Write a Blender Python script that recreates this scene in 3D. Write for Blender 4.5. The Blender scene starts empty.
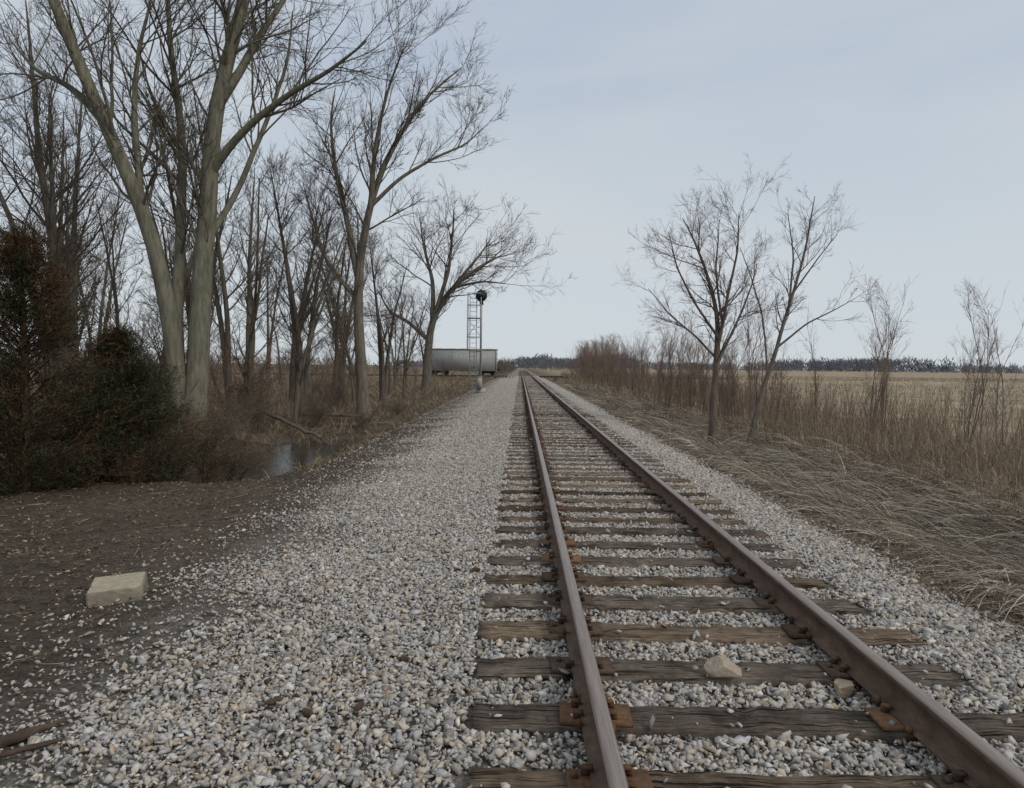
import bpy, math, numpy as np, bmesh
from mathutils import Vector, Matrix
R = np.random.RandomState(7)
scene = bpy.context.scene
scene.view_settings.view_transform = 'Standard'
scene.view_settings.look = 'None'
scene.view_settings.exposure = 0
COL = scene.collection

# ------------------------------------------------------------------ helpers
def empty(name, loc=(0,0,0)):
    o = bpy.data.objects.new(name, None); o.location = loc; COL.objects.link(o); return o

def link(name, me, parent=None, loc=(0,0,0), rot=(0,0,0), sc=(1,1,1)):
    o = bpy.data.objects.new(name, me); o.location = loc; o.rotation_euler = rot; o.scale = sc
    COL.objects.link(o)
    if parent: o.parent = parent
    return o

def mk_mesh(name, V, F, mat, col=None, smooth=False, mats=None, midx=None):
    me = bpy.data.meshes.new(name)
    V = np.asarray(V, dtype=np.float32); F = np.asarray(F, dtype=np.int32)
    n, k = F.shape
    me.vertices.add(len(V)); me.vertices.foreach_set('co', V.ravel())
    me.loops.add(n*k); me.loops.foreach_set('vertex_index', F.ravel())
    me.polygons.add(n)
    me.polygons.foreach_set('loop_start', np.arange(0, n*k, k, dtype=np.int32))
    me.polygons.foreach_set('loop_total', np.full(n, k, dtype=np.int32))
    if smooth: me.polygons.foreach_set('use_smooth', np.ones(n, dtype=bool))
    if mats:
        for m in mats: me.materials.append(m)
        if midx is not None: me.polygons.foreach_set('material_index', np.asarray(midx, dtype=np.int32))
    else: me.materials.append(mat)
    if col is not None:
        a = me.attributes.new('Col', 'FLOAT_COLOR', 'POINT')
        c = np.ones((len(V), 4), dtype=np.float32); c[:, :3] = col
        a.data.foreach_set('color', c.ravel())
    me.update(calc_edges=True)
    return me

def nrm(v): return v / np.maximum(np.linalg.norm(v, axis=-1, keepdims=True), 1e-9)

class Geo:
    def __init__(s): s.V=[]; s.F=[]; s.C=[]; s.n=0
    def add(s, V, F, C):
        V=np.asarray(V).reshape(-1,3); s.V.append(V); s.F.append(np.asarray(F)+s.n)
        C=np.broadcast_to(np.asarray(C,dtype=float), V.shape) ; s.C.append(C); s.n+=len(V)
    def mesh(s, name, mat, smooth=False):
        return mk_mesh(name, np.concatenate(s.V), np.concatenate(s.F), mat, np.concatenate(s.C), smooth)
    def box(s, c, d, col=(.2,.2,.2), rz=0.0):
        x,y,z=[q/2 for q in d]
        v=np.array([[-x,-y,-z],[x,-y,-z],[x,y,-z],[-x,y,-z],[-x,-y,z],[x,-y,z],[x,y,z],[-x,y,z]])
        if rz:
            c_,s_=math.cos(rz),math.sin(rz); v=v@np.array([[c_,s_,0],[-s_,c_,0],[0,0,1]])
        s.add(v+np.array(c), [[0,3,2,1],[4,5,6,7],[0,1,5,4],[1,2,6,5],[2,3,7,6],[3,0,4,7]], col)
    def tube(s, P, rad, k, col):      # P (B,N,3) rad (B,N)
        P=np.asarray(P,dtype=float); rad=np.asarray(rad,dtype=float)
        if P.ndim==2: P=P[None]; rad=rad[None]
        B,N,_=P.shape
        T=nrm(np.gradient(P,axis=1)); main=nrm(P[:,-1]-P[:,0])
        ref=np.zeros((B,3)); ref[np.arange(B),np.argmin(np.abs(main),axis=1)]=1
        U=nrm(np.cross(T,ref[:,None,:])); W=np.cross(T,U)
        a=np.arange(k)*2*math.pi/k
        V=P[:,:,None,:]+rad[:,:,None,None]*(np.cos(a)[None,None,:,None]*U[:,:,None,:]+np.sin(a)[None,None,:,None]*W[:,:,None,:])
        b=np.arange(B)[:,None,None]*N*k; i=np.arange(N-1)[None,:,None]*k; j=np.arange(k)[None,None,:]; j2=(j+1)%k
        F=np.stack([b+i+j,b+i+j2,b+i+k+j2,b+i+k+j],-1).reshape(-1,4)
        C=np.asarray(col,dtype=float)
        if C.ndim==2: C=np.repeat(C,N*k,axis=0)
        s.add(V,F,C)
    def rod(s,a,b,r,col=(.3,.3,.3),k=8):
        a=np.array(a,float); b=np.array(b,float)
        d=(b-a)*1e-3
        s.tube(np.array([a,a+d,b-d,b]),np.array([1e-4,r,r,1e-4]),k,col)
    def blades(s, pos, d, length, width, bend, col, N=4):
        B=len(pos); d=nrm(d); p=pos.copy(); P=[p]; h=d.copy(); h[:,2]=0; h=nrm(h+1e-4*R.randn(B,3))
        for i in range(N-1):
            p=p+d*(length/(N-1))[:,None]; P.append(p)
            d=nrm(d+bend[:,None]*(h*0.6+np.array([0,0,-0.8]))+0.06*R.randn(B,3))
        P=np.stack(P,1); side=nrm(np.cross(P[:,-1]-P[:,0],R.randn(B,3)))
        w=(width[:,None]*np.linspace(1,0.25,N)[None,:])[:,:,None]*side[:,None,:]*0.5
        V=np.stack([P-w,P+w],2)
        b=np.arange(B)[:,None]*N*2; i=np.arange(N-1)[None,:]*2
        F=np.stack([b+i,b+i+1,b+i+3,b+i+2],-1).reshape(-1,4)
        s.add(V,F,np.repeat(np.asarray(col),N*2,axis=0))

# ------------------------------------------------------------------ materials
def new_mat(name):
    m=bpy.data.materials.new(name); m.use_nodes=True
    nt=m.node_tree; return m,nt,nt.nodes['Principled BSDF']
def N_(nt,t,**kw):
    n=nt.nodes.new(t)
    for k,v in kw.items(): setattr(n,k,v)
    return n
def noise(nt,scale,detail=4,rough=.6,vec=None,dist=0):
    n=N_(nt,'ShaderNodeTexNoise'); n.inputs['Scale'].default_value=scale; n.inputs['Detail'].default_value=detail
    n.inputs['Roughness'].default_value=rough; n.inputs['Distortion'].default_value=dist
    if vec is not None: nt.links.new(vec,n.inputs['Vector'])
    return n.outputs['Fac']
def ramp(nt,fac,stops,interp='LINEAR'):
    r=N_(nt,'ShaderNodeValToRGB'); r.color_ramp.interpolation=interp
    e=r.color_ramp.elements
    while len(e)<len(stops): e.new(0.5)
    for i,(p,c) in enumerate(stops):
        e[i].position=p; e[i].color=(c[0],c[1],c[2],1) if hasattr(c,'__len__') else (c,c,c,1)
    nt.links.new(fac,r.inputs[0]); return r.outputs[0]
def mix(nt,a,b,fac,mode='MIX'):
    n=N_(nt,'ShaderNodeMix',data_type='RGBA',blend_type=mode)
    for s_,v in ((n.inputs[0],fac),(n.inputs[6],a),(n.inputs[7],b)):
        if isinstance(v,(int,float)): s_.default_value=v
        elif isinstance(v,tuple): s_.default_value=(*v,1)
        else: nt.links.new(v,s_)
    return n.outputs[2]
def mth(nt,op,a,b=None):
    n=N_(nt,'ShaderNodeMath',operation=op)
    for s_,v in ((n.inputs[0],a),(n.inputs[1],b)):
        if v is None: continue
        if isinstance(v,(int,float)): s_.default_value=v
        else: nt.links.new(v,s_)
    return n.outputs[0]
def bump(nt,b,h,strength,dist):
    n=N_(nt,'ShaderNodeBump'); n.inputs['Strength'].default_value=strength; n.inputs['Distance'].default_value=dist
    nt.links.new(h,n.inputs['Height']); nt.links.new(n.outputs[0],b.inputs['Normal'])
def position(nt,scale=(1,1,1),obj=False):
    if obj: o=N_(nt,'ShaderNodeTexCoord').outputs['Object']
    else: o=N_(nt,'ShaderNodeNewGeometry').outputs['Position']
    m=N_(nt,'ShaderNodeMapping'); m.inputs['Scale'].default_value=scale
    nt.links.new(o,m.inputs['Vector']); return m.outputs[0]

def attr_mat(name, nscale=20, lo=.6, hi=1.4, rough=.9, stretch=(1,1,1), bumpd=0.0, spec=.2, obj=True, metallic=0, detail=5):
    m,nt,b=new_mat(name)
    a=N_(nt,'ShaderNodeAttribute',attribute_name='Col').outputs['Color']
    b.inputs['Roughness'].default_value=rough
    b.inputs['Specular IOR Level'].default_value=spec; b.inputs['Metallic'].default_value=metallic
    f=noise(nt,nscale,detail,.65,position(nt,stretch,obj))
    c=mix(nt,a,ramp(nt,f,[(.25,lo),(.75,hi)]),1.0,'MULTIPLY')
    nt.links.new(c,b.inputs['Base Color'])
    if bumpd: bump(nt,b,f,.8,bumpd)
    return m
M_stone=attr_mat('crushed_limestone',60,.75,1.25,.95,spec=.05,detail=2)
M_bark=attr_mat('bark',9,.5,1.5,.95,stretch=(1,1,.2),bumpd=.03,spec=.03,detail=4)
M_grass=attr_mat('dead_grass',3,.7,1.3,.9,spec=.05,detail=2)
M_leaf=attr_mat('dry_foliage',5,.6,1.4,.9,spec=.05,detail=2)
M_rust=attr_mat('rusty_iron',35,.5,1.4,.9,bumpd=.003,spec=.15)
M_paint=attr_mat('weathered_paint',3,.8,1.15,.6,spec=.3)
M_block=attr_mat('concrete',22,.72,1.22,.95,bumpd=.004,spec=.08)
M_far=attr_mat('distant_twigs',.05,.8,1.2,.95,spec=0,detail=1)
# tie wood: grain, long cracks, dirt
m,nt,b=new_mat('weathered_tie_wood'); M_tie=m
a=N_(nt,'ShaderNodeAttribute',attribute_name='Col').outputs['Color']
g1=noise(nt,6,6,.7,position(nt,(.9,16,16))); g2=noise(nt,3,4,.6,position(nt,(.7,22,8)),.6); g3=noise(nt,5,5,.7,position(nt))
c=mix(nt,a,ramp(nt,g1,[(.3,.45),(.7,1.55)]),1.0,'MULTIPLY')
ck=ramp(nt,g2,[(.36,.18),(.44,1.0)]); c=mix(nt,c,ck,1.0,'MULTIPLY')
c=mix(nt,c,ramp(nt,g3,[(.35,.5),(.65,1.3)]),1.0,'MULTIPLY')
nt.links.new(c,b.inputs['Base Color']); b.inputs['Roughness'].default_value=.95; b.inputs['Specular IOR Level'].default_value=.08
bump(nt,b,mth(nt,'ADD',mth(nt,'MULTIPLY',ck,1.2),g1),.9,.012)
# rail steel
m,nt,b=new_mat('rail_running_surface'); M_rail=m
f=noise(nt,3,4,.6,position(nt,(40,1.2,1)))
nt.links.new(ramp(nt,f,[(.3,(.20,.155,.125)),(.7,(.34,.28,.24))]),b.inputs['Base Color'])
b.inputs['Metallic'].default_value=.4; b.inputs['Roughness'].default_value=.40
m,nt,b=new_mat('rail_rust'); M_railrust=m
f=noise(nt,14,5,.7,position(nt,(1,.5,1)))
nt.links.new(ramp(nt,f,[(.3,(.065,.04,.027)),(.55,(.12,.075,.05)),(.8,(.19,.125,.08))]),b.inputs['Base Color'])
b.inputs['Roughness'].default_value=.9; bump(nt,b,f,.5,.004)
# water
m,nt,b=new_mat('ditch_water'); M_water=m
b.inputs['Base Color'].default_value=(.025,.022,.016,1); b.inputs['Roughness'].default_value=.14
bump(nt,b,noise(nt,4,4,.6,position(nt)),.35,.03)
# ground
m,nt,b=new_mat('ground_soil'); M_ground=m
g=N_(nt,'ShaderNodeNewGeometry').outputs['Position']
sx=N_(nt,'ShaderNodeSeparateXYZ'); nt.links.new(g,sx.inputs[0])
n1=noise(nt,.9,5,.6,position(nt)); n2=noise(nt,.35,5,.65,position(nt))
w=mth(nt,'MULTIPLY',mth(nt,'SUBTRACT',n1,.5),2.2)
x=mth(nt,'ADD',sx.outputs[0],w)
def s(v): return (v+20)/40
base=ramp(nt,mth(nt,'DIVIDE',mth(nt,'ADD',x,20.0),40.0),[
 (0,(.17,.13,.085)),(s(-9),(.135,.10,.068)),(s(-6.5),(.095,.074,.054)),(s(-3.2),(.10,.081,.062)),(s(-1.9),(.23,.205,.175)),
 (s(3.1),(.22,.20,.17)),(s(4.0),(.125,.098,.07)),(s(7.5),(.15,.12,.085)),(s(13),(.26,.205,.14)),(1,(.32,.255,.175))])
n3=noise(nt,7,8,.75,position(nt)); n4=noise(nt,45,5,.7,position(nt))
c=mix(nt,base,ramp(nt,n3,[(.3,.5),(.7,1.5)]),1.0,'MULTIPLY')
c=mix(nt,c,ramp(nt,n4,[(.3,.5),(.5,1.0),(.72,1.9)]),1.0,'MULTIPLY')
c=mix(nt,c,ramp(nt,n2,[(.3,.65),(.7,1.3)]),1.0,'MULTIPLY')
nt.links.new(c,b.inputs['Base Color']); b.inputs['Roughness'].default_value=.95; b.inputs['Specular IOR Level'].default_value=.08
bump(nt,b,mth(nt,'ADD',n3,mth(nt,'MULTIPLY',n4,.5)),.9,.05)

# ------------------------------------------------------------------ terrain
def sm(a,b_,t):
    t=np.clip((t-a)/(b_-a),0,1); return t*t*(3-2*t)
def H(x,y):
    x=np.asarray(x,float); y=np.asarray(y,float)
    mid_x=[-3.5,-2.2,-1.0,-.35,-.2,2.45,2.6,3.0,4.6]; mid_z=[-.28,-.20,-.11,-.03,-.032,-.032,-.03,-.08,-.52]
    near=np.interp(x,[-60,-12,-8,-5.5]+mid_x+[6.2,7.6,10,60],[-.6,-.5,-.4,-.37]+mid_z+[-.9,-.75,-.62,-.6])
    far=np.interp(x,[-60,-12,-8,-7.0,-5.3,-4.3]+mid_x+[6.2,7.6,10,60],[-.6,-.6,-.62,-.95,-.95,-.48]+mid_z+[-.9,-.75,-.62,-.6])
    t=sm(11,15,y)*(1-.6*sm(20,26,y)); z=near*(1-t)+far*t
    out=sm(3.4,4.5,-x)+sm(5,6,x)
    z=z+out*(.05*np.sin(x*1.7+y*.6)*np.sin(y*1.1-x*.4)+.03*np.sin(x*4.1+1)*np.sin(y*3.3+x))
    e=(1-sm(2.5,6,np.abs(y-109)))*out
    z=z*(1-e)+(-.08)*e
    return z
def axis(fine,lo,hi,far,g=1.18):
    a=list(np.arange(lo,hi+1e-6,fine)); st=fine
    while a[-1]<far: st*=g; a.append(a[-1]+st)
    return a
xp=axis(.16,0,14,4000); xs=np.array([-q for q in xp[:0:-1]]+xp)
yp=axis(.3,0,45,4000,1.08); yn=axis(.5,0,8,200,1.5); ys=np.array([-q for q in yn[:0:-1]]+yp)
ys=np.sort(np.concatenate([ys,np.arange(100,118,1.0)+.137]))
X,Y=np.meshgrid(xs,ys); Z=H(X,Y)-.022*((X>-3.4)&(X<4.7))
nx,ny=len(xs),len(ys); i,j=np.meshgrid(np.arange(nx-1),np.arange(ny-1)); q=(j*nx+i).ravel()
link('ground',mk_mesh('ground',np.stack([X,Y,Z],-1).reshape(-1,3),np.stack([q,q+1,q+nx+1,q+nx],-1),M_ground,smooth=True))
yy=np.linspace(12,24,20); V=[]
for k,yv in enumerate(yy): V+= [(-7.9,yv,-.815),(-4.4,yv,-.815)]
F=[[2*k,2*k+1,2*k+3,2*k+2] for k in range(len(yy)-1)]
link('ditch_water',mk_mesh('ditch_water',V,F,M_water))

# ------------------------------------------------------------------ track
GX=1.12; RAILS=(.37,1.875); TS=.54; T0=3.25
def rquat(n):
    q=nrm(R.randn(n,4)); w,x_,y_,z_=q.T
    return np.stack([1-2*(y_*y_+z_*z_),2*(x_*y_-z_*w),2*(x_*z_+y_*w),2*(x_*y_+z_*w),1-2*(x_*x_+z_*z_),2*(y_*z_-x_*w),2*(x_*z_-y_*w),2*(y_*z_+x_*w),1-2*(x_*x_+y_*y_)],-1).reshape(n,3,3)
ph=(1+5**.5)/2
ICO=nrm(np.array([(-1,ph,0),(1,ph,0),(-1,-ph,0),(1,-ph,0),(0,-1,ph),(0,1,ph),(0,-1,-ph),(0,1,-ph),(ph,0,-1),(ph,0,1),(-ph,0,-1),(-ph,0,1)],float))
ICF=np.array([(0,11,5),(0,5,1),(0,1,7),(0,7,10),(0,10,11),(1,5,9),(5,11,4),(11,10,2),(10,7,6),(7,1,8),(3,9,4),(3,4,2),(3,2,6),(3,6,8),(3,8,9),(4,9,5),(2,4,11),(6,2,10),(8,6,7),(9,8,1)])
def stones(P,r):
    n=len(P); r=np.asarray(r)
    v=ICO[None]*(1+.36*R.randn(n,12,1)).clip(.4,1.65)*np.stack([R.uniform(.8,1.7,n),R.uniform(.6,1.1,n),R.uniform(.4,.8,n)],-1)[:,None,:]
    v=np.einsum('nij,nkj->nki',rquat(n),v)*r[:,None,None]; v[:,:,2]*=.8
    V=(v+P[:,None,:]).reshape(-1,3); F=(ICF[None]+12*np.arange(n)[:,None,None]).reshape(-1,3)
    L=np.clip(.40+.085*R.randn(n),.16,.66)
    tint=np.ones((n,3)); k=R.rand(n)
    tint[k<.36]=(1.05,.97,.86); tint[(k>=.36)&(k<.46)]=(.97,1.0,1.05); tint[(k>=.46)&(k<.49)]=(.95,.78,.62); L[(k>=.5)&(k<.57)]*=.6
    C=np.repeat(L[:,None]*tint*np.array([1.06,1.0,.92]),12,axis=0)
    return V,F,C
TL=6*TS
def tile(seed,dens,rm):
    n=int(TL*8.2*dens)
    x=R.uniform(-3.9,4.3,n); y=R.uniform(0,TL,n)
    wob=.35*np.sin(y/TL*2*math.pi+seed)+.2*np.sin(y/TL*4*math.pi+seed*2)
    d=sm(-3.4,-1.5,x+wob)**1.8+.06; d*=1-.95*sm(3.0,4.0,x+.5*wob)
    frac=np.abs((y/TS)%1-.0); dist=np.minimum(frac,1-frac)*TS
    intie=(x>GX-1.37)&(x<GX+1.37)&(dist<.120)
    keep=(R.rand(n)<d)&(~intie|(R.rand(n)<.012))
    x=x[keep];y=y[keep];it=intie[keep]
    r=np.exp(R.randn(len(x))*.42)*rm; r=np.clip(r,.005,.030)
    r=np.where(x<-2.4,r*.8,r)
    z=H(x,np.zeros(len(x)))+R.uniform(-.014,.010,len(x)); z[it]=.0+r[it]*.5
    mrail=(np.abs(x-RAILS[0])<.10)|(np.abs(x-RAILS[1])<.10)
    k=~(mrail&(z+r>-.01)); x,y,z,r=x[k],y[k],z[k],r[k]
    V,F,C=stones(np.stack([x,y,z],-1),r)
    return mk_mesh('gravel_patch',V,F,M_stone,C)
gr=empty('ballast_gravel'); tiles=[tile(k*1.7,2800,.0118) for k in range(3)]; tf=[tile(5+k*1.7,1100,.018) for k in range(3)]
for k in range(-1,36):
    t_=tiles[(k+1)%3] if k<3 else tf[R.randint(3)]
    link('gravel_patch_%d'%(k+1),t_,gr,(0,T0+k*TL,0))

tr=empty('railroad_track')
g_=Geo(); nT=460; ids=np.arange(-4,nT-4)
sec=np.array([(-.115,-.15),(-.118,-.014),(-.104,-.001),(.104,-.001),(.118,-.014),(.115,-.15)])
ty=T0+ids*TS+R.uniform(-.02,.02,nT); NR=40
xr=np.concatenate([[-1.351,-1.35],np.linspace(-1.35,1.35,NR-4)*1.0,[1.35,1.351]]); sc=np.ones(NR); sc[0]=sc[-1]=.01; sc[1]=sc[-2]=.93
S=np.zeros((nT,NR,6,3)); lo=R.uniform(-.06,.06,nT); ln=R.uniform(.97,1.03,nT)
S[...,0]=xr[None,:,None]*ln[:,None,None]+lo[:,None,None]
wd=1+.07*R.randn(nT)[:,None,None]
S[...,1]=sec[None,None,:,0]*sc[None,:,None]*wd*(1+.05*R.randn(nT,NR,1))+.005*R.randn(nT,NR,6)
S[...,2]=(sec[None,None,:,1]+.07)*sc[None,:,None]-.07+.0045*R.randn(nT,NR,6)+R.uniform(-.018,.004,nT)[:,None,None]
a=R.normal(0,.015,nT); y0=S[...,1].copy(); S[...,1]=y0+S[...,0]*np.sin(a)[:,None,None]+ty[:,None,None]; S[...,0]+=GX
b_=np.arange(nT)[:,None,None]*NR*6; i_=np.arange(NR-1)[None,:,None]*6; j_=np.arange(6)[None,None,:]; j2=(j_+1)%6
tc=np.array([.155,.125,.10])*(1+.24*R.randn(nT,1)).clip(.55,1.5)*np.where(R.rand(nT,1)<.4,np.array([[1.08,.98,.85]]),1.0)
g_.add(S,np.stack([b_+i_+j_,b_+i_+6+j_,b_+i_+6+j2,b_+i_+j2],-1).reshape(-1,4),np.repeat(tc,NR*6,axis=0))
link('ties',g_.mesh('ties',M_tie),tr)
prof=[(-.07,0.012),(-.07,.022),(-.012,.036),(-.009,.125),(-.034,.137),(-.036,.165),(-.026,.174),(.026,.174),(.036,.165),(.034,.137),(.009,.125),(.012,.036),(.07,.022),(.07,.012)]
for r_i,rx in enumerate(RAILS):
    yl=[-6,0,6,20,60,200,800,3000]; V=[(rx+p,yv,z) for yv in yl for p,z in prof]; F=[];mi=[];n=len(prof)
    for a_ in range(len(yl)-1):
        for c_ in range(n):
            F.append([a_*n+c_,(a_+1)*n+c_,(a_+1)*n+(c_+1)%n,a_*n+(c_+1)%n]); mi.append(0 if c_ in(5,6,7) else 1)
    link('rail_%d'%(r_i+1),mk_mesh('rail',V,F,None,mats=[M_rail,M_railrust],midx=mi),tr)
g_=Geo()
for k,yv in enumerate(ty[:200]):
    for rx in RAILS:
        o=R.rand(); c=np.array([.19,.105,.058])*R.uniform(.5,1.2) if o<.45 else np.array([.11,.074,.052])*R.uniform(.7,1.2)
        g_.box((rx+R.uniform(-.01,.01),yv,.003),(.34,.185,.02),c,R.normal(0,.02))
        for sx_ in (-1,1):
            for sy_ in (-.055,.055):
                if R.rand()<.75:
                    g_.box((rx+sx_*.088,yv+sy_,.028),(.032,.022,.03),c*.8); g_.box((rx+sx_*.077,yv+sy_,.043),(.045,.03,.012),c*.9)
            if R.rand()<.35: g_.box((rx+sx_*.135,yv+R.uniform(-.05,.05),.02),(.028,.028,.022),c)
        if k%2==0:
            for sy_ in (-.14,.14): g_.box((rx,yv+sy_,.013),(.17,.022,.03),c*.9); g_.box((rx-.08,yv+sy_,.03),(.02,.03,.035),c*.9)
link('tie_plates_and_spikes',g_.mesh('plates',M_rust),tr)

# crossing line under the freight car
tr2=empty('railroad_track',(0,109,0)); g_=Geo()
for k in range(-110,60):
    xx=k*.55
    if abs(xx-GX)<1.9: continue
    g_.box((xx,0,-.08),(.23,2.6,.14),(.13,.1,.08))
link('ties',g_.mesh('ties2',M_tie),tr2)
g_=Geo()
for yv in (-.75,.75):
    g_.box((-34,yv,.08),(64,.07,.15),(.12,.075,.05)); g_.box((18,yv,.08),(30,.07,.15),(.12,.075,.05))
link('rails',g_.mesh('rails2',M_rust),tr2)

# ------------------------------------------------------------------ small things on the ground
def rock(name,loc,r,col,flat=.8):
    bm=bmesh.new(); bmesh.ops.create_icosphere(bm,subdivisions=4,radius=1)
    cuts=nrm(R.randn(14,3)); dd=R.uniform(.45,.8,14)
    for v in bm.verts:
        p=np.array(v.co)
        for c_,d_ in zip(cuts,dd):
            t=p@c_-d_
            if t>0: p=p-c_*t*.98
        p+=R.randn(3)*.01; v.co=Vector(p*np.array([1.5,1.1,flat*1.15])*r)
    me=bpy.data.meshes.new(name); bm.to_mesh(me); bm.free(); me.materials.append(M_block)
    a=me.attributes.new('Col','FLOAT_COLOR','POINT')
    for q_ in a.data: q_.color=(*col,1)
    link(name,me,None,loc,(0,0,R.rand()*6))
rock('loose_rock',(1.13,3.70,.035),.075,(.38,.31,.24)); rock('loose_rock',(1.72,3.58,-.0),.07,(.36,.28,.20)); rock('loose_rock',(2.9,4.6,-.05),.05,(.36,.34,.3))
bm=bmesh.new(); bmesh.ops.create_cube(bm,size=1)
for v in bm.verts: v.co.x*=.40; v.co.y*=.42; v.co.z*=.24
bmesh.ops.bevel(bm,geom=bm.edges[:],offset=.010,segments=2,affect='EDGES')
bmesh.ops.subdivide_edges(bm,edges=[e for e in bm.edges if e.calc_length()>.1],cuts=9,use_grid_fill=True)
for v in bm.verts:
    v.co+=Vector(R.randn(3)*.0012)
    for c_,rr_ in ((Vector((.2,-.21,.12)),.06),(Vector((-.2,-.05,.12)),.03),(Vector((.03,-.21,.12)),.025)):   # knocked-off corners
        if (v.co-c_).length<rr_: v.co+=(-c_).normalized()*(rr_-(v.co-c_).length)*.6
me=bpy.data.meshes.new('block'); bm.to_mesh(me); bm.free(); me.materials.append(M_block)
a=me.attributes.new('Col','FLOAT_COLOR','POINT')
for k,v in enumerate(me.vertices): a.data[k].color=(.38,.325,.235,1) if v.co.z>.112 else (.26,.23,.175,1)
link('concrete_block',me,None,(-3.34,5.66,-.285),(0.03,-.03,.42))

# ------------------------------------------------------------------ tree generator
def grow(st,d,L,r,N,wig,up,tip=.25):
    p=st.copy(); P=[p]; d=nrm(d)
    for k in range(N-1):
        d=nrm(d+wig*R.randn(*d.shape)+np.array([0,0,up])); p=p+d*(L/(N-1))[:,None]; P.append(p)
    return np.stack(P,1), r[:,None]*np.linspace(1,tip,N)[None,:]
def spawn(P,rad,L,n,t0,ratio,ang,rmul):
    B,N,_=P.shape; idx=np.repeat(np.arange(B),n); K=len(idx)
    t=t0+(1-t0)*R.rand(K)*.97; f=t*(N-1); i=np.minimum(f.astype(int),N-2); u=(f-i)[:,None]
    p=P[idx,i]*(1-u)+P[idx,i+1]*u; tan=nrm(P[idx,i+1]-P[idx,i]); r=rad[idx,i]*(1-u[:,0])+rad[idx,i+1]*u[:,0]
    per=nrm(np.cross(tan,R.randn(K,3))); a=np.radians(ang+9*R.randn(K))[:,None]
    d=tan*np.cos(a)+per*np.sin(a)
    return p,d,L[idx]*ratio*(1.15-.5*t)*R.uniform(.55,1.35,K),r*rmul
def tree_mesh(name,stems,density=1.0,l1=4.0,bark=(.15,.135,.10),twig=(.115,.09,.072),up=.05,twig_r=.006,levels=4,t0=.3,ang=38,counts=(6,5,3)):
    g=Geo(); bark=np.array(bark); twig=np.array(twig)
    SP=[];SR=[];SL=[]
    for pts,r0,r1 in stems:
        pts=np.array(pts,float); s_=np.concatenate([[0],np.cumsum(np.linalg.norm(np.diff(pts,axis=0),axis=1))])
        q=np.linspace(0,s_[-1],20); P=np.stack([np.interp(q,s_,pts[:,k]) for k in range(3)],1)
        for _ in range(2): P[1:-1]=(P[:-2]+2*P[1:-1]+P[2:])/4
        P[1:]+=np.cumsum(R.randn(19,3)*[.018,.025,.0],axis=0)*s_[-1]/20
        if pts[0][2]>.8 and SP:     # side limb: root it exactly on the nearest main stem
            A=np.concatenate(SP); k_=np.argmin(np.hypot(A[:,0]-P[0,0],A[:,2]-P[0,2])); P=P+(A[k_]-P[0])*np.linspace(1,.6,20)[:,None]
            r0=min(r0,np.concatenate(SR)[k_]*.8)
        tt=np.linspace(0,1,20); rr=r0*(1-tt)**.8+r1*(1-(1-tt)**.8); 
        if pts[0][2]<.2: rr=rr*(1+.5*np.exp(-q/.5))
        SP.append(P);SR.append(rr);SL.append(s_[-1])
    P=np.array(SP);rad=np.array(SR);L=np.array(SL)
    g.tube(P,rad,12,bark)
    n=np.maximum(3,(L/ .75*density)).astype(int)
    p,d,ll,rr=[np.concatenate(z) for z in zip(*[spawn(P[k:k+1],rad[k:k+1],L[k:k+1],n[k],t0,1,ang,.42) for k in range(len(L))])]
    ll=l1*R.uniform(.4,1.25,len(p)); rr=np.clip(rr,twig_r*2.2,.008*ll*1.6+.008)
    P,rad=grow(p,d,ll,rr,9,.09,up,.3); g.tube(P,rad,5,bark*.65+twig*.35)
    cfg=[(counts[0],.12,.52,36,7,3),(counts[1],.12,.55,34,5,3),(counts[2],.15,.6,32,4,3)][:levels-1]
    L=ll
    for k,(nn,tt0,ratio,an,N,sd) in enumerate(cfg):
        p,d,L,rr=spawn(P,rad,L,nn,tt0,ratio,an,.6); rr=np.maximum(rr,twig_r*(1.2,.9,.7)[k])
        P,rad=grow(p,d,L,rr,N,.10,up*.8,.4); g.tube(P,rad,sd,bark*(.4,.15,0)[k]+twig*(.6,.85,1)[k])
    return g.mesh(name,M_bark,smooth=True)
def S3(pts,s_,ya=0):
    n=len(pts); return [(p_[0]*s_, ya*(k_/(n-1))**1.3, p_[1]*s_) for k_,p_ in enumerate(pts)]

s_=.029
big=[(S3([(4,-8),(8,60),(12,150),(15,250),(22,340),(45,430),(62,520),(85,640)],s_,1.5),.34,.06),
     (S3([(-7,-8),(-8,80),(-16,160),(-36,240),(-66,310),(-92,380),(-112,440),(-130,520),(-150,610)],s_,-1.2),.27,.05),
     (S3([(-2,30),(-8,120),(-12,190),(-15,260),(-23,340),(-42,420),(-55,540)],s_,2.5),.20,.03),
     (S3([(16,255),(40,285),(75,312),(110,330),(150,345),(190,368)],s_,-1.5),.13,.02),
     (S3([(22,340),(45,385),(62,430),(78,470),(110,540)],s_,2),.14,.02),
     (S3([(13,200),(38,250),(60,330),(75,410),(70,480)],s_,3),.10,.02),
     (S3([(-36,240),(-50,330),(-52,400),(-40,480)],s_,1),.11,.02),
     (S3([(-66,310),(-105,340),(-145,360),(-185,400)],s_,1),.10,.02)]
link('bare_tree',tree_mesh('big_tree',big,1.2,3.6,bark=(.165,.155,.115),twig=(.10,.08,.065),twig_r=.006,t0=.3),None,(-9.7,20,-.6))
s_=.0435
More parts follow.
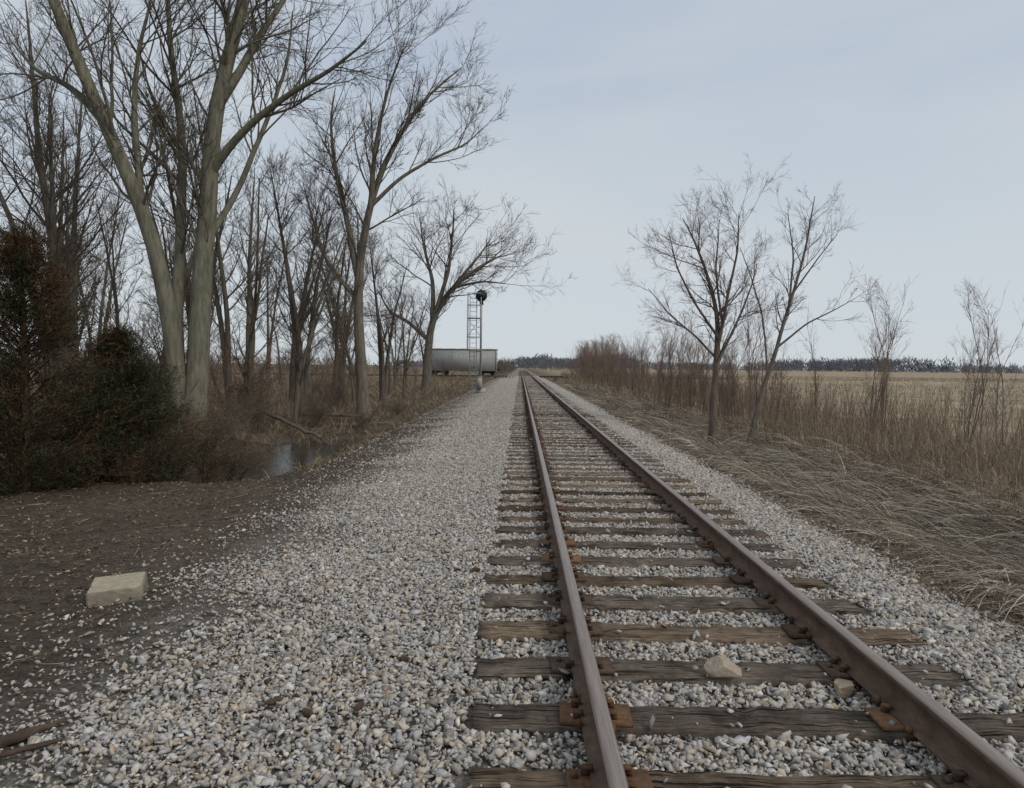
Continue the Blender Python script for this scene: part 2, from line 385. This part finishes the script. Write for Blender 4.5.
t2=[(S3([(0,-5),(-4,60),(-7,120),(-4,170),(10,230),(32,280),(62,320),(95,345)],s_,0),.27,.02),
    (S3([(-5,130),(-18,190),(-32,240),(-40,290),(-38,335)],s_,1.5),.17,.02),
    (S3([(-4,160),(8,215),(14,270),(30,325),(45,350)],s_,-1.5),.15,.02),
    (S3([(5,210),(35,240),(70,262),(98,275),(115,295)],s_,1),.11,.015),
    (S3([(-6,110),(-40,150),(-60,200),(-75,240)],s_,2),.11,.015)]
link('bare_tree',tree_mesh('leaning_tree',t2,1.25,3.0,twig_r=.007,bark=(.16,.14,.11),t0=.3,up=.08),None,(-6.8,30,-.6))
s_=.083
t3=[(S3([(0,-4),(2,45),(6,75),(25,105),(50,125),(78,140)],s_,0),.42,.03),
    (S3([(5,70),(5,110),(-5,145),(-12,180)],s_,2),.28,.02),(S3([(5,70),(22,120),(28,160),(30,180)],s_,-2),.25,.02),
    (S3([(3,50),(-20,70),(-40,80),(-55,105)],s_,2),.2,.02),(S3([(25,105),(55,145),(65,165)],s_,3),.18,.02),
    (S3([(30,105),(60,110),(85,105)],s_,-3),.16,.02)]
link('bare_tree',tree_mesh('round_tree',t3,1.15,4.0,twig_r=.010,bark=(.14,.125,.10),t0=.3,up=.05,counts=(6,4,3)),None,(-7.9,58,-.6))

def rnd_stems(h,ns,lean,r):
    st=[]
    for k in range(ns):
        a_=R.uniform(0,6.28); hh=h*R.uniform(.75,1.0); dx,dy=math.cos(a_)*lean*hh,math.sin(a_)*lean*hh
        c1=R.uniform(-.3,.3,2)
        st.append(([(0.1*math.cos(a_),.1*math.sin(a_),-.3),(dx*.12+c1[0],dy*.12+c1[1],hh*.3),(dx*.45,dy*.45,hh*.6),(dx+c1[1],dy-c1[0],hh)],r*R.uniform(.6,1),.02))
    return st
var=[tree_mesh('tree_v%d'%k,rnd_stems(*a_),1.0,l,twig_r=.008,bark=bk,t0=t,counts=(5,4,3),up=.07) for k,(a_,l,bk,t) in enumerate([
    ((15,2,.16,.22),3.0,(.13,.115,.09),.3),((13,3,.22,.18),2.6,(.115,.10,.08),.25),((17,2,.12,.24),3.2,(.145,.13,.10),.35),((12,1,.15,.18),2.8,(.115,.097,.075),.25),((9,2,.3,.10),2.0,(.13,.11,.085),.2)])]
places=[(-14.8,22,.95,1),(-17.5,26,1.0,2),(-8.6,27,.75,1),(-12.6,30,.9,0),(-9.6,35,.85,3),(-15.5,33,1.05,1),(-20,31,.9,0),(-24,36,1.0,2),(-8.2,41,.75,1),
 (-11.5,44,.8,0),(-17,43,.95,2),(-23,45,1,1),(-29,47,1,0),(-9.4,50,.7,3),(-14,54,.85,1),(-21,57,.9,0),(-30,60,1,2),(-38,58,1,1),(-11,66,.7,0),(-18,70,.8,2),(-26,75,.9,3),(-36,78,1,0),
 (-11,80,.65,1),(-47,75,1,2),(-16,88,.7,0),(-13,22.5,.8,4),(-19.5,20.5,.8,0),(-7.9,34,.7,4),(-8.0,24,.85,4),(-10.3,26,1.0,4),(-11.6,24,.9,4),(-9.0,38,1.0,4),(-12.4,37,.9,1),(-22,26,.9,2),(-14.5,27,1,4),(-10.5,57,.9,4),(-7.9,46,.8,4)]
for (x_,y_,sc2,v) in places:
    link('bare_tree',var[v],None,(x_,y_,float(H(x_,y_))),(0,0,R.uniform(0,6.28)),(sc2,)*3)

# right-hand young trees
s_=.0305
r1=[(S3([(0,-5),(1,60),(5,110),(4,140),(-6,180),(-20,215),(-30,235)],s_,.5),.125,.01),(S3([(5,100),(14,160),(20,200),(18,235)],s_,-.5),.06,.01),
    (S3([(4,130),(-2,180),(2,215),(5,236)],s_,.6),.055,.01),(S3([(3,85),(25,130),(40,165),(48,190)],s_,.6),.05,.01),(S3([(4,115),(-22,150),(-42,185),(-52,215)],s_,-.6),.055,.01),
    (S3([(3,90),(-18,115),(-40,135),(-62,165)],s_,.9),.04,.008)]
link('young_tree',tree_mesh('young_tree_a',r1,2.5,1.4,twig_r=.0033,bark=(.14,.11,.09),twig=(.16,.10,.085),t0=.35,up=.03,ang=42,counts=(6,4,3)),None,(5.85,21,-.9))
r2=[(S3([(0,-5),(12,50),(28,100),(42,150),(56,200),(66,258)],s_,.5),.085,.01),(S3([(28,100),(55,125),(78,138),(95,150)],s_,-.6),.035,.006),
    (S3([(45,150),(50,200),(46,245)],s_,.6),.04,.008),(S3([(20,80),(15,140),(5,180),(-3,210)],s_,.8),.035,.008),(S3([(50,160),(70,195),(82,215)],s_,-.5),.03,.006)]
link('young_tree',tree_mesh('young_tree_b',r2,1.9,1.1,twig_r=.003,bark=(.15,.13,.11),twig=(.15,.115,.095),t0=.4,up=.05,counts=(5,4,2)),None,(6.9,21,-.9))
def sapl(h,n): return [([(R.uniform(-.25,.25),R.uniform(-.25,.25),-.1),(R.uniform(-.3,.3),R.uniform(-.3,.3),h*.5),(R.uniform(-.7,.7),R.uniform(-.7,.7),h*R.uniform(.75,1))],.02,.004) for _ in range(n)]
sap=[tree_mesh('sapling_v%d'%k,sapl(4.0,n),2.0,1.0,twig_r=.003,bark=(.20,.155,.125),twig=tw,levels=3,t0=.2,ang=26,up=.06,counts=(5,3,2)) for k,(n,tw) in enumerate([(3,(.26,.17,.135)),(5,(.22,.165,.13)),(2,(.19,.145,.12))])]
for (x_,y_,sc2,v) in [(11.8,18,1.05,0),(12.9,18.5,1.0,2),(12.5,24,1.2,2),(14.3,22,.85,1),(10.3,24,1.0,2),(9.2,27,1.2,1),(8.4,25,1.2,0),(13.4,26,1.3,0),(10.8,21,.9,1)]:
    link('sapling',sap[v],None,(x_,y_,float(H(x_,y_))),(0,0,R.uniform(0,6.28)),(sc2*.8,sc2*.8,sc2))
th=empty('hedgerow_brush')
for k in range(120):
    y_=26+R.rand()**1.1*130; x_=R.uniform(6.2,9.8)+.03*y_; sc2=R.uniform(.4,.85)+min(y_,90)*.0075
    link('brush_%d'%k,sap[R.randint(3)],th,(x_,y_,float(H(x_,y_))),(0,0,R.uniform(0,6.28)),(sc2,sc2,sc2))
ub=empty('woodland_underbrush')
for k in range(190):
    y_=17+R.rand()**1.1*100; x_=-R.uniform(7.9,13+y_*.55)
    sc2=R.uniform(.35,.95)
    link('brush_%d'%k,sap[R.randint(3)],ub,(x_,y_,float(H(x_,y_))),(R.uniform(-.2,.2),R.uniform(-.2,.2),R.uniform(0,6.28)),(sc2*1.3,sc2*1.3,sc2))

# ------------------------------------------------------------------ cedar and leafy bushes
def cedar(h,rad,n,rust,m_=130):
    g=Geo(); g.tube([[(0,0,-.2),(.03,0,h*.35),(0,.04,h*.7),(0,0,h)]],[[.09,.07,.04,.01]],8,(.10,.07,.05))
    z=h*R.rand(n)**1.0*.97+.05; t=z/h; a_=R.rand(n)*6.283
    prof_=rad*np.interp(t,[0,.12,.35,.7,1],[.85,1,.95,.65,.08])*(1+.22*np.sin(3*a_+5*t)+.24*R.randn(n)).clip(.35,1.7)
    d=np.stack([np.cos(a_),np.sin(a_),R.uniform(.1,.8,n)],-1); L=np.maximum(prof_,.15)
    P,rr=grow(np.stack([0*z,0*z,z-.25*L],-1),d,L,np.full(n,.014),6,.12,.05); g.tube(P,rr,3,(.09,.065,.045))
    K=n*m_; idx=np.repeat(np.arange(n),m_); f=(.25+.75*R.rand(K)**.7)*4.999; i=f.astype(int); u=(f-i)[:,None]
    pos=P[idx,i]*(1-u)+P[idx,i+1]*u+R.randn(K,3)*.09; out=nrm(P[idx,-1]-P[idx,0]); dd=out+.75*R.randn(K,3)+np.array([0,0,.25])
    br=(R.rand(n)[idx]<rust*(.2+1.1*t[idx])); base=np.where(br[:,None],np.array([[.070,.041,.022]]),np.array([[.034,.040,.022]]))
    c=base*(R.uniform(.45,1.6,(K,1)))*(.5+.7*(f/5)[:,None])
    g.blades(pos,dd,R.uniform(.04,.11,K),R.uniform(.008,.017,K),np.full(K,.1),c,N=2)
    return g.mesh('cedar',M_leaf)
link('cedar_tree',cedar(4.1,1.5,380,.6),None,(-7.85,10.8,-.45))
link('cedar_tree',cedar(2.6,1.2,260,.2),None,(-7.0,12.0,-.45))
def bush(h,n,colr,leaf,lw=.022,counts=(9,4)):
    g=Geo(); a_=R.rand(n)*6.283
    d=np.stack([np.cos(a_)*R.uniform(.1,1,n),np.sin(a_)*R.uniform(.1,1,n),np.ones(n)],-1); L=h*R.uniform(.5,1.15,n)
    P,rr=grow(R.randn(n,3)*[.12,.12,0],d,L,np.full(n,.009),7,.14,.03); g.tube(P,rr,4,colr)
    p,d,L2,r2_=spawn(P,rr,L,counts[0],.2,.5,42,.6); P2,rr2=grow(p,d,L2,np.maximum(r2_,.0035),5,.15,.03,.5); g.tube(P2,rr2,3,colr)
    p,d,L3,r3_=spawn(P2,rr2,L2,counts[1],.2,.5,42,.6); P3,rr3=grow(p,d,L3,np.maximum(r3_,.0025),4,.15,.0,.5); g.tube(P3,rr3,3,colr)
    K=len(P3)*leaf; idx=np.repeat(np.arange(len(P3)),leaf) if leaf else []
    if leaf:
        pos=P3[idx,R.randint(1,4,K)]+R.randn(K,3)*.03
        c=np.array([.105,.075,.048])*R.uniform(.4,1.6,(K,1)); g.blades(pos,R.randn(K,3)+[0,0,-.3],R.uniform(.02,.05,K),R.uniform(.5,1,K)*lw,np.zeros(K),c,N=2)
    return g.mesh('bush',M_leaf)
bu=[bush(1.35,28,(.12,.09,.065),3),bush(1.1,34,(.095,.075,.055),3),bush(1.4,40,(.17,.135,.10),0)]
for (x_,y_,s2,v) in [(-6.1,13.3,1.0,0),(-7.1,13.6,1.0,1),(-7.4,11.0,.7,1),(-6.6,11.6,.6,0),(-8.1,15,1.1,1),(-5.8,13.9,.8,2),(-9.5,16,1.2,2),(-10.8,17,1.3,0),(-8.3,18.5,1.0,2),(-12.5,16.5,1.4,1),(-8.6,22.5,1.0,2),(-7.3,25,1.0,2),(-8.6,32,1.3,2),(-9.8,24.5,1.5,0),(-5.6,24.5,.6,2),(-5.1,29,.6,2)]:
    link('shrub',bu[v],None,(x_,y_,float(H(x_,y_))-.03),(0,0,R.uniform(0,6)),(s2,)*3)

# ------------------------------------------------------------------ grasses
def palette(cols,n,var_=.25):
    c=np.array(cols)[R.randint(len(cols),size=n)]; return c*(1+var_*R.randn(n,1)).clip(.4,1.7)
# standing dead weeds on the far bank: grassy base plus thin tall stalks
g_=Geo(); n=85000; y_=2+140*R.rand(n)**2.0; x_=7.0+R.rand(n)**1.2*(6+.05*y_)+.6*np.sin(y_*.8)+.3*np.sin(y_*2.3)
dens=.5+.5*np.sin(x_*1.1+2*np.sin(y_*.45))*np.sin(y_*.7+x_*.3); k=R.rand(n)<(.25+.75*dens**1.3); x_,y_=x_[k],y_[k]; n=len(x_)
Ln=R.uniform(.3,1.2,n)*(.75+.35*np.sin(x_*.9+y_*.31)); tilt=.32*R.randn(n,3); tilt[:,2]=1
g_.blades(np.stack([x_,y_,H(x_,y_)-.02],-1),tilt,Ln,(.005+.0004*y_)*R.uniform(.6,1.6,n),np.abs(R.normal(.1,.16,n)),palette([(.37,.29,.195),(.30,.235,.16),(.20,.155,.11),(.42,.345,.245),(.25,.18,.125)],n),N=5)
n=5200; y_=3+130*R.rand(n)**1.9; x_=7.4+R.rand(n)*(7+.05*y_); tilt=.16*R.randn(n,3); tilt[:,2]=1
P,rr=grow(np.stack([x_,y_,H(x_,y_)-.02],-1),tilt,R.uniform(.9,2.0,n),.0028+.00018*y_,6,.05,.0,.4); cc=palette([(.20,.145,.105),(.26,.19,.135),(.15,.11,.08)],n); g_.tube(P,rr,3,cc)
p,d,L2,r2_=spawn(P,rr,np.full(n,1.2),5,.5,.22,35,.7); P2,rr2=grow(p,d,L2,r2_,4,.1,.08,.5); g_.tube(P2,rr2,3,np.repeat(cc,5,axis=0))
link('tall_dead_weeds',g_.mesh('weeds',M_grass))
# flattened grey grass in the right ditch, in swirled tussocks
g_=Geo(); n=65000; nc=1100; cy=1.5+75*R.rand(nc)**1.7; cx=R.uniform(4.2,8.4,nc)+.012*cy; ca=R.normal(-.5,.9,nc); ch=R.uniform(0,.32,nc); cb=R.uniform(.7,1.25,(nc,1))
id_=R.randint(nc,size=n); x_=cx[id_]+R.randn(n)*.25; y_=cy[id_]+R.randn(n)*.35; a_=ca[id_]+.4*R.randn(n)
d=np.stack([-np.cos(a_),np.sin(a_),R.uniform(.0,.9,n)],-1); yy_=y_.clip(0)
k=(x_>4.05+.4*R.rand(n))
g_.blades(np.stack([x_,y_,H(x_,y_)+ch[id_]*R.rand(n)],-1)[k],d[k],R.uniform(.4,1.3,n)[k],((.0055+.00035*yy_)*R.uniform(.7,1.5,n))[k],R.uniform(.08,.4,n)[k],(palette([(.35,.31,.25),(.27,.23,.18),(.45,.40,.33),(.17,.14,.11),(.31,.25,.18)],n)*cb[id_])[k],N=6)
link('flattened_dead_grass',g_.mesh('flat_grass',M_grass))
# brown grass under the trees and along the left bank
g_=Geo(); n=70000; y_=13+95*R.rand(n)**1.5; x_=-(4.0+R.rand(n)**1.3*(10+.45*y_)); k=~((x_>-7.4)&(x_<-4.6)&(y_<21)&(R.rand(n)<.93)); x_,y_=x_[k],y_[k]
cl=np.sin(x_*2.1+y_)*np.sin(y_*1.3-x_*.7); k=(R.rand(len(x_))<.35+.6*(cl>.0)); x_,y_=x_[k],y_[k]; n=len(x_)
tilt=.6*R.randn(n,3); tilt[:,2]=1
Lg=R.uniform(.15,.7,n)*np.interp(-x_,[4,7.5],[.35,1])
g_.blades(np.stack([x_,y_,H(x_,y_)-.01],-1),tilt,Lg,(.006+.0004*y_)*R.uniform(.7,1.5,n),R.uniform(0,.4,n),palette([(.26,.205,.135),(.20,.155,.105),(.32,.26,.18),(.13,.10,.065)],n),N=4)
link('woodland_grass',g_.mesh('wood_grass',M_grass))
# crop stubble
g_=Geo(); n=60000; row=R.randint(0,260,n); x_=13.0+row*.76+R.randn(n)*.05; y_=4+200*R.rand(n)**1.3; tilt=.35*R.randn(n,3); tilt[:,2]=1
g_.blades(np.stack([x_,y_,H(x_,y_)-.01],-1),tilt,R.uniform(.12,.38,n),(.02+.0006*y_)*R.uniform(.7,1.4,n),np.zeros(n)+.05,palette([(.34,.28,.20),(.28,.22,.155),(.38,.32,.23)],n),N=2)
link('crop_stubble',g_.mesh('stubble',M_grass))
# leaf litter, sticks and wood scraps
g_=Geo(); n=60000; y_=2+30*R.rand(n)**1.6; x_=-(1.7+9*R.rand(n)**.8)
k=(R.rand(n)<.12+.88*sm(2.4,4.5,-x_))&(R.rand(n)<.35+.65*(np.sin(x_*1.9+np.sin(y_*1.3)*2)*np.sin(y_*1.1+x_)>-.1)); x_,y_=x_[k],y_[k]; n=len(x_); d=R.randn(n,3); d[:,2]*=.3
g_.blades(np.stack([x_,y_,H(x_,y_)+.012],-1),d,R.uniform(.012,.06,n),R.uniform(.006,.03,n),np.zeros(n),palette([(.18,.13,.085),(.12,.085,.06),(.25,.195,.135),(.065,.05,.038),(.27,.235,.19),(.15,.12,.09)],n),N=3)
n=12000; x_=R.uniform(3.0,5.0,n); y_=2+30*R.rand(n)**1.6; k=R.rand(n)<.15+.85*sm(3.1,3.9,x_); x_,y_=x_[k],y_[k]; n=len(x_); d=R.randn(n,3); d[:,2]*=.3
g_.blades(np.stack([x_,y_,H(x_,y_)+.02],-1),d,R.uniform(.015,.06,n),R.uniform(.008,.026,n),np.zeros(n),palette([(.20,.14,.09),(.14,.10,.065),(.26,.21,.15),(.09,.065,.045)],n),N=3)
n=300; x_=R.uniform(-1.5,2.6,n); y_=2+12*R.rand(n); d=R.randn(n,3); d[:,2]*=.3
g_.blades(np.stack([x_,y_,H(x_,y_)+.03],-1),d,R.uniform(.02,.05,n),R.uniform(.012,.025,n),np.zeros(n)+.2,palette([(.16,.09,.055),(.10,.06,.04)],n),N=3)
n=1100; x_=-(2.0+6*R.rand(n)); y_=2.5+16*R.rand(n); d=R.randn(n,3); d[:,2]=0; P,rr=grow(np.stack([x_,y_,H(x_,y_)+.012],-1),d,R.uniform(.06,.45,n),R.uniform(.0015,.005,n),5,.15,0); P[:,:,2]=H(P[:,:,0],P[:,:,1])+.012
g_.tube(P,rr,4,palette([(.22,.175,.13),(.12,.09,.07)],n))
link('leaf_litter',g_.mesh('litter',M_leaf))
def log(pts,r0,r1,c=(.13,.11,.09)):
    g=Geo(); pts=np.array(pts,float); t=np.linspace(0,1,len(pts)); q=np.linspace(0,1,12)
    P=np.stack([np.interp(q,t,pts[:,k]) for k in range(3)],1)+R.randn(12,3)*.02; rr=np.linspace(r0,r1,12); rr[0]*=.05; P[0]=P[1]-(P[2]-P[1])*.02
    g.tube(P,rr,9,c)
    p,d,L,r_=spawn(P[None],rr[None],np.array([2.5]),5,.4,.5,50,.4); P2,rr2=grow(p,d,L,np.maximum(r_,.01),5,.15,.05); g.tube(P2,rr2,4,c)
    link('fallen_log',g.mesh('log',M_bark,True))
log([(-9,23,.3),(-7.5,22.4,-.3),(-6.2,21.8,-.72)],.08,.04); log([(-7.2,25,-.56),(-5.6,25.8,-.58),(-4.6,26,-.5)],.09,.05,(.15,.13,.10)); log([(-8.8,26.5,-.2),(-7,27.5,-.4),(-5.6,29,-.6)],.09,.05)
log([(-10,19,.2),(-8.4,19.6,-.45),(-7.2,20,-.7)],.07,.04); log([(-8.9,18.6,-.55),(-9.1,18.5,.3),(-9.15,18.5,.45)],.12,.11)
g_=Geo()
for (x_,y_,l_,w_,rz) in [(-2.5,3.3,.42,.06,.75),(-2.44,3.38,.3,.04,.8),(-2.35,3.2,.35,.03,.68),(-1.28,3.55,.10,.04,.4),(-1.05,3.4,.08,.05,-.4),(-.8,3.42,.09,.035,1.2),(-.66,3.95,.07,.04,.3),(-.35,5.6,.09,.04,.5),(-1.4,3.8,.06,.03,1.5)]:
    NN=9; tq=np.linspace(-.5,.5,NN); P=np.stack([tq*l_,R.randn(NN)*w_*.12,.01+R.randn(NN)*w_*.06],-1); ca_,sa_=math.cos(rz),math.sin(rz)
    P=P@np.array([[ca_,sa_,0],[-sa_,ca_,0],[0,0,1]])+[x_,y_,float(H(x_,y_))+.015]
    g_.tube(P,w_*.45*(1-np.abs(tq*2)**3*.85)*R.uniform(.75,1.2,NN),6,(.085,.062,.047))
link('wood_scraps',g_.mesh('scraps',M_bark))

# ------------------------------------------------------------------ signal
sg=empty('railroad_signal',(-2.75,48,-.25)); W=(.42,.42,.40); K_=(.02,.02,.022); Gy=(.28,.28,.27)
g_=Geo(); g_.box((0,0,.1),(.7,.7,.5),(.36,.35,.32)); g_.box((-.05,-.45,.75),(.35,.3,.8),(.36,.36,.35)); g_.box((-.05,-.45,1.17),(.4,.35,.05),(.3,.3,.3)); link('base',g_.mesh('b',M_paint),sg)
g_=Geo(); g_.rod((0,0,.3),(0,0,6.9),.075,Gy,12); g_.rod((0,0,6.9),(0,0,7.0),.1,Gy,12); link('mast',g_.mesh('m',M_paint),sg)
g_=Geo()
for x_ in (-.78,-.32): g_.rod((x_,.1,.2),(x_,.1,6.9),.028,W)
for k in range(21): g_.rod((-.78,.1,.4+k*.31),(-.32,.1,.4+k*.31),.016,W)
for z_ in (2.9,4.6,6.4): g_.rod((-.32,.1,z_),(0,0,z_),.025,W)
link('ladder',g_.mesh('l',M_paint),sg)
g_=Geo()
for z_ in (3.0,5.2):
    g_.box((-.45,-.1,z_),(.95,.75,.05),Gy)
for z_ in (3.9,5.2,6.1,6.9):
    for a_,b2 in (((-.92,-.45),(.02,-.45)),((-.92,-.45),(-.92,.3)),((-.92,.3),(.02,.3)),((.02,-.45),(.02,.3))): g_.rod((*a_,z_),(*b2,z_),.022,W)
for x_,y_ in ((-.92,-.45),(.02,-.45),(-.92,.3),(.02,.3)): g_.rod((x_,y_,3.0),(x_,y_,6.9),.024,W)
g_.rod((-.92,-.45,3.9),(.02,-.45,5.2),.018,W); g_.rod((.02,-.45,3.9),(-.92,-.45,5.2),.018,W)
link('platform_cage',g_.mesh('c',M_paint),sg)
g_=Geo(); g_.rod((.02,-.18,6.75),(.02,-.20,6.75),.40,K_,24); g_.rod((.02,-.18,6.75),(.02,.2,6.75),.17,K_,14); g_.rod((.02,-.2,6.75),(.02,-.48,6.78),.13,K_,14); g_.box((.02,.1,6.75),(.3,.4,.42),K_)
g_.rod((.02,-.18,6.28),(.02,-.44,6.3),.10,K_,12); g_.box((.02,.0,6.3),(.25,.3,.3),K_)
link('signal_head',g_.mesh('h',M_paint),sg)

# ------------------------------------------------------------------ freight car (flat-roofed, flat-sided) on the crossing line
def car(xc,colr,L=10.4):
    e=empty('freight_car',(xc,109,.155)); colr=np.array(colr)
    g=Geo(); g.box((0,0,2.35),(L,3.0,3.3),colr); g.box((0,0,4.06),(L+.15,3.2,.12),colr*.7); g.box((0,0,.78),(L-.4,2.8,.2),colr*.4)
    for xx in (-L/2+.1,-L/6,L/6,L/2-.1):
        for yv in(-1.52,1.52): g.box((xx,yv,2.36),(.1,.05,3.1),colr*.8)
    for sx_ in(-1,1):
        for zz in (1.8,2.6,3.4): g.box((sx_*(L/2+.04),0,zz),(.08,2.9,.1),colr*.8)
        for k in range(6): g.rod((sx_*(L/2+.13),-1.45,1.2+k*.45),(sx_*(L/2+.13),-1.0,1.2+k*.45),.02,colr*.7)
    for k in range(5): g.box((-L/2+1.2+k*(L-2.4)/4,0,4.15),(1.2,.8,.06),colr*.8)
    link('car_body',g.mesh('body',M_paint),e)
    g=Geo(); D=(.035,.03,.028)
    for sx_ in(-1,1):
        cx=sx_*(L/2-1.5)
        for yv in(-.95,.95): g.box((cx,yv,.5),(2.3,.15,.3),D)
        for wx in(-.88,.88):
            g.rod((cx+wx,-.8,.44),(cx+wx,.8,.44),.08,D)
            for yv in(-.75,.75): g.rod((cx+wx,yv-.06,.40),(cx+wx,yv+.06,.40),.40,(.09,.06,.045),20)
        g.box((sx_*(L/2+.35),0,.95),(.5,.25,.3),D)
    link('trucks_and_couplers',g.mesh('trk',M_paint),e)
car(-8.9,(.33,.33,.315))

# ------------------------------------------------------------------ distant tree line
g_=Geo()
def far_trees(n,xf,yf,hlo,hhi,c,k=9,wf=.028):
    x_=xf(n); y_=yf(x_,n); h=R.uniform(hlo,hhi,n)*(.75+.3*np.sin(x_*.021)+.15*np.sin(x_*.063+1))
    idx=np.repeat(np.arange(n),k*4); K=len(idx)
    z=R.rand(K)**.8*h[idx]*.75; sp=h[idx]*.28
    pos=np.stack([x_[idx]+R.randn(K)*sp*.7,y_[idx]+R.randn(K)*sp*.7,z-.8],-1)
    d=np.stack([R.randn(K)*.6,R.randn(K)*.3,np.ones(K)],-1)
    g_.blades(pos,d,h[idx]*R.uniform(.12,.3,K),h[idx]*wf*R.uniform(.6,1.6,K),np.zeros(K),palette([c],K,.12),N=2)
far_trees(2600,lambda n:R.uniform(-150,1500,n),lambda x_,n:820+60*R.randn(n)-.12*x_,11,18,(.14,.15,.175),9,.05)  # farthest row: distance haze painted in as a blue-grey twig colour
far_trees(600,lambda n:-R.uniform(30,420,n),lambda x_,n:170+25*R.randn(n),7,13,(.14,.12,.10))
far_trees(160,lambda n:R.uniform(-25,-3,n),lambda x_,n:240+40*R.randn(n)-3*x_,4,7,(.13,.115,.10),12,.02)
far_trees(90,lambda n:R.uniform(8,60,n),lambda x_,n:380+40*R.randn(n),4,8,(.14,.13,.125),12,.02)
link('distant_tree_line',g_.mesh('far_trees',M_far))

# ------------------------------------------------------------------ light and sky
SE,SA=math.radians(40),math.radians(125)
wd_=bpy.data.worlds.new('World'); scene.world=wd_; wd_.use_nodes=True; nt=wd_.node_tree
bg=nt.nodes['Background']; bg.inputs['Strength'].default_value=.1
sky=N_(nt,'ShaderNodeTexSky',sky_type='NISHITA'); sky.sun_disc=False; sky.sun_elevation=SE; sky.sun_rotation=SA
tc_=N_(nt,'ShaderNodeTexCoord').outputs['Generated']; sp=N_(nt,'ShaderNodeSeparateXYZ'); nt.links.new(tc_,sp.inputs[0])
grad=ramp(nt,sp.outputs[2],[(0,(6.2,6.8,7.2)),(.12,(5.8,6.5,7.1)),(.35,(4.6,5.4,6.5)),(.7,(4.7,5.4,6.4)),(1,(4.8,5.5,6.4))])
mp=N_(nt,'ShaderNodeMapping'); mp.inputs['Scale'].default_value=(1,1.3,3.2); mp.inputs['Rotation'].default_value=(.1,.25,.4); nt.links.new(tc_,mp.inputs[0])
cl=noise(nt,1.5,6,.5,mp.outputs[0],.4)
c=mix(nt,grad,(6.3,6.75,7.05),ramp(nt,cl,[(.34,0.0),(.7,.9)]))
c=mix(nt,c,sky.outputs[0],.06)
nt.links.new(c,bg.inputs['Color'])
su=bpy.data.lights.new('sun','SUN'); su.energy=1.4; su.angle=math.radians(20); su.color=(1,.94,.85)
so=bpy.data.objects.new('sun',su); COL.objects.link(so)
dv=Vector((math.sin(SA)*math.cos(SE),math.cos(SA)*math.cos(SE),math.sin(SE))); so.rotation_euler=dv.to_track_quat('Z','Y').to_euler()
# ------------------------------------------------------------------ camera
cam=bpy.data.cameras.new('camera'); cam.sensor_width=36; cam.lens=690/1024*36; cam.clip_end=6000; cam.clip_start=.05
co=bpy.data.objects.new('camera',cam); COL.objects.link(co); co.location=(0,0,1.67)
co.rotation_euler=(Matrix.Rotation(math.radians(.66),4,'Z')@Matrix.Rotation(math.radians(90-2.32),4,'X')@Matrix.Rotation(math.radians(.6),4,'Z')).to_euler()
scene.camera=co
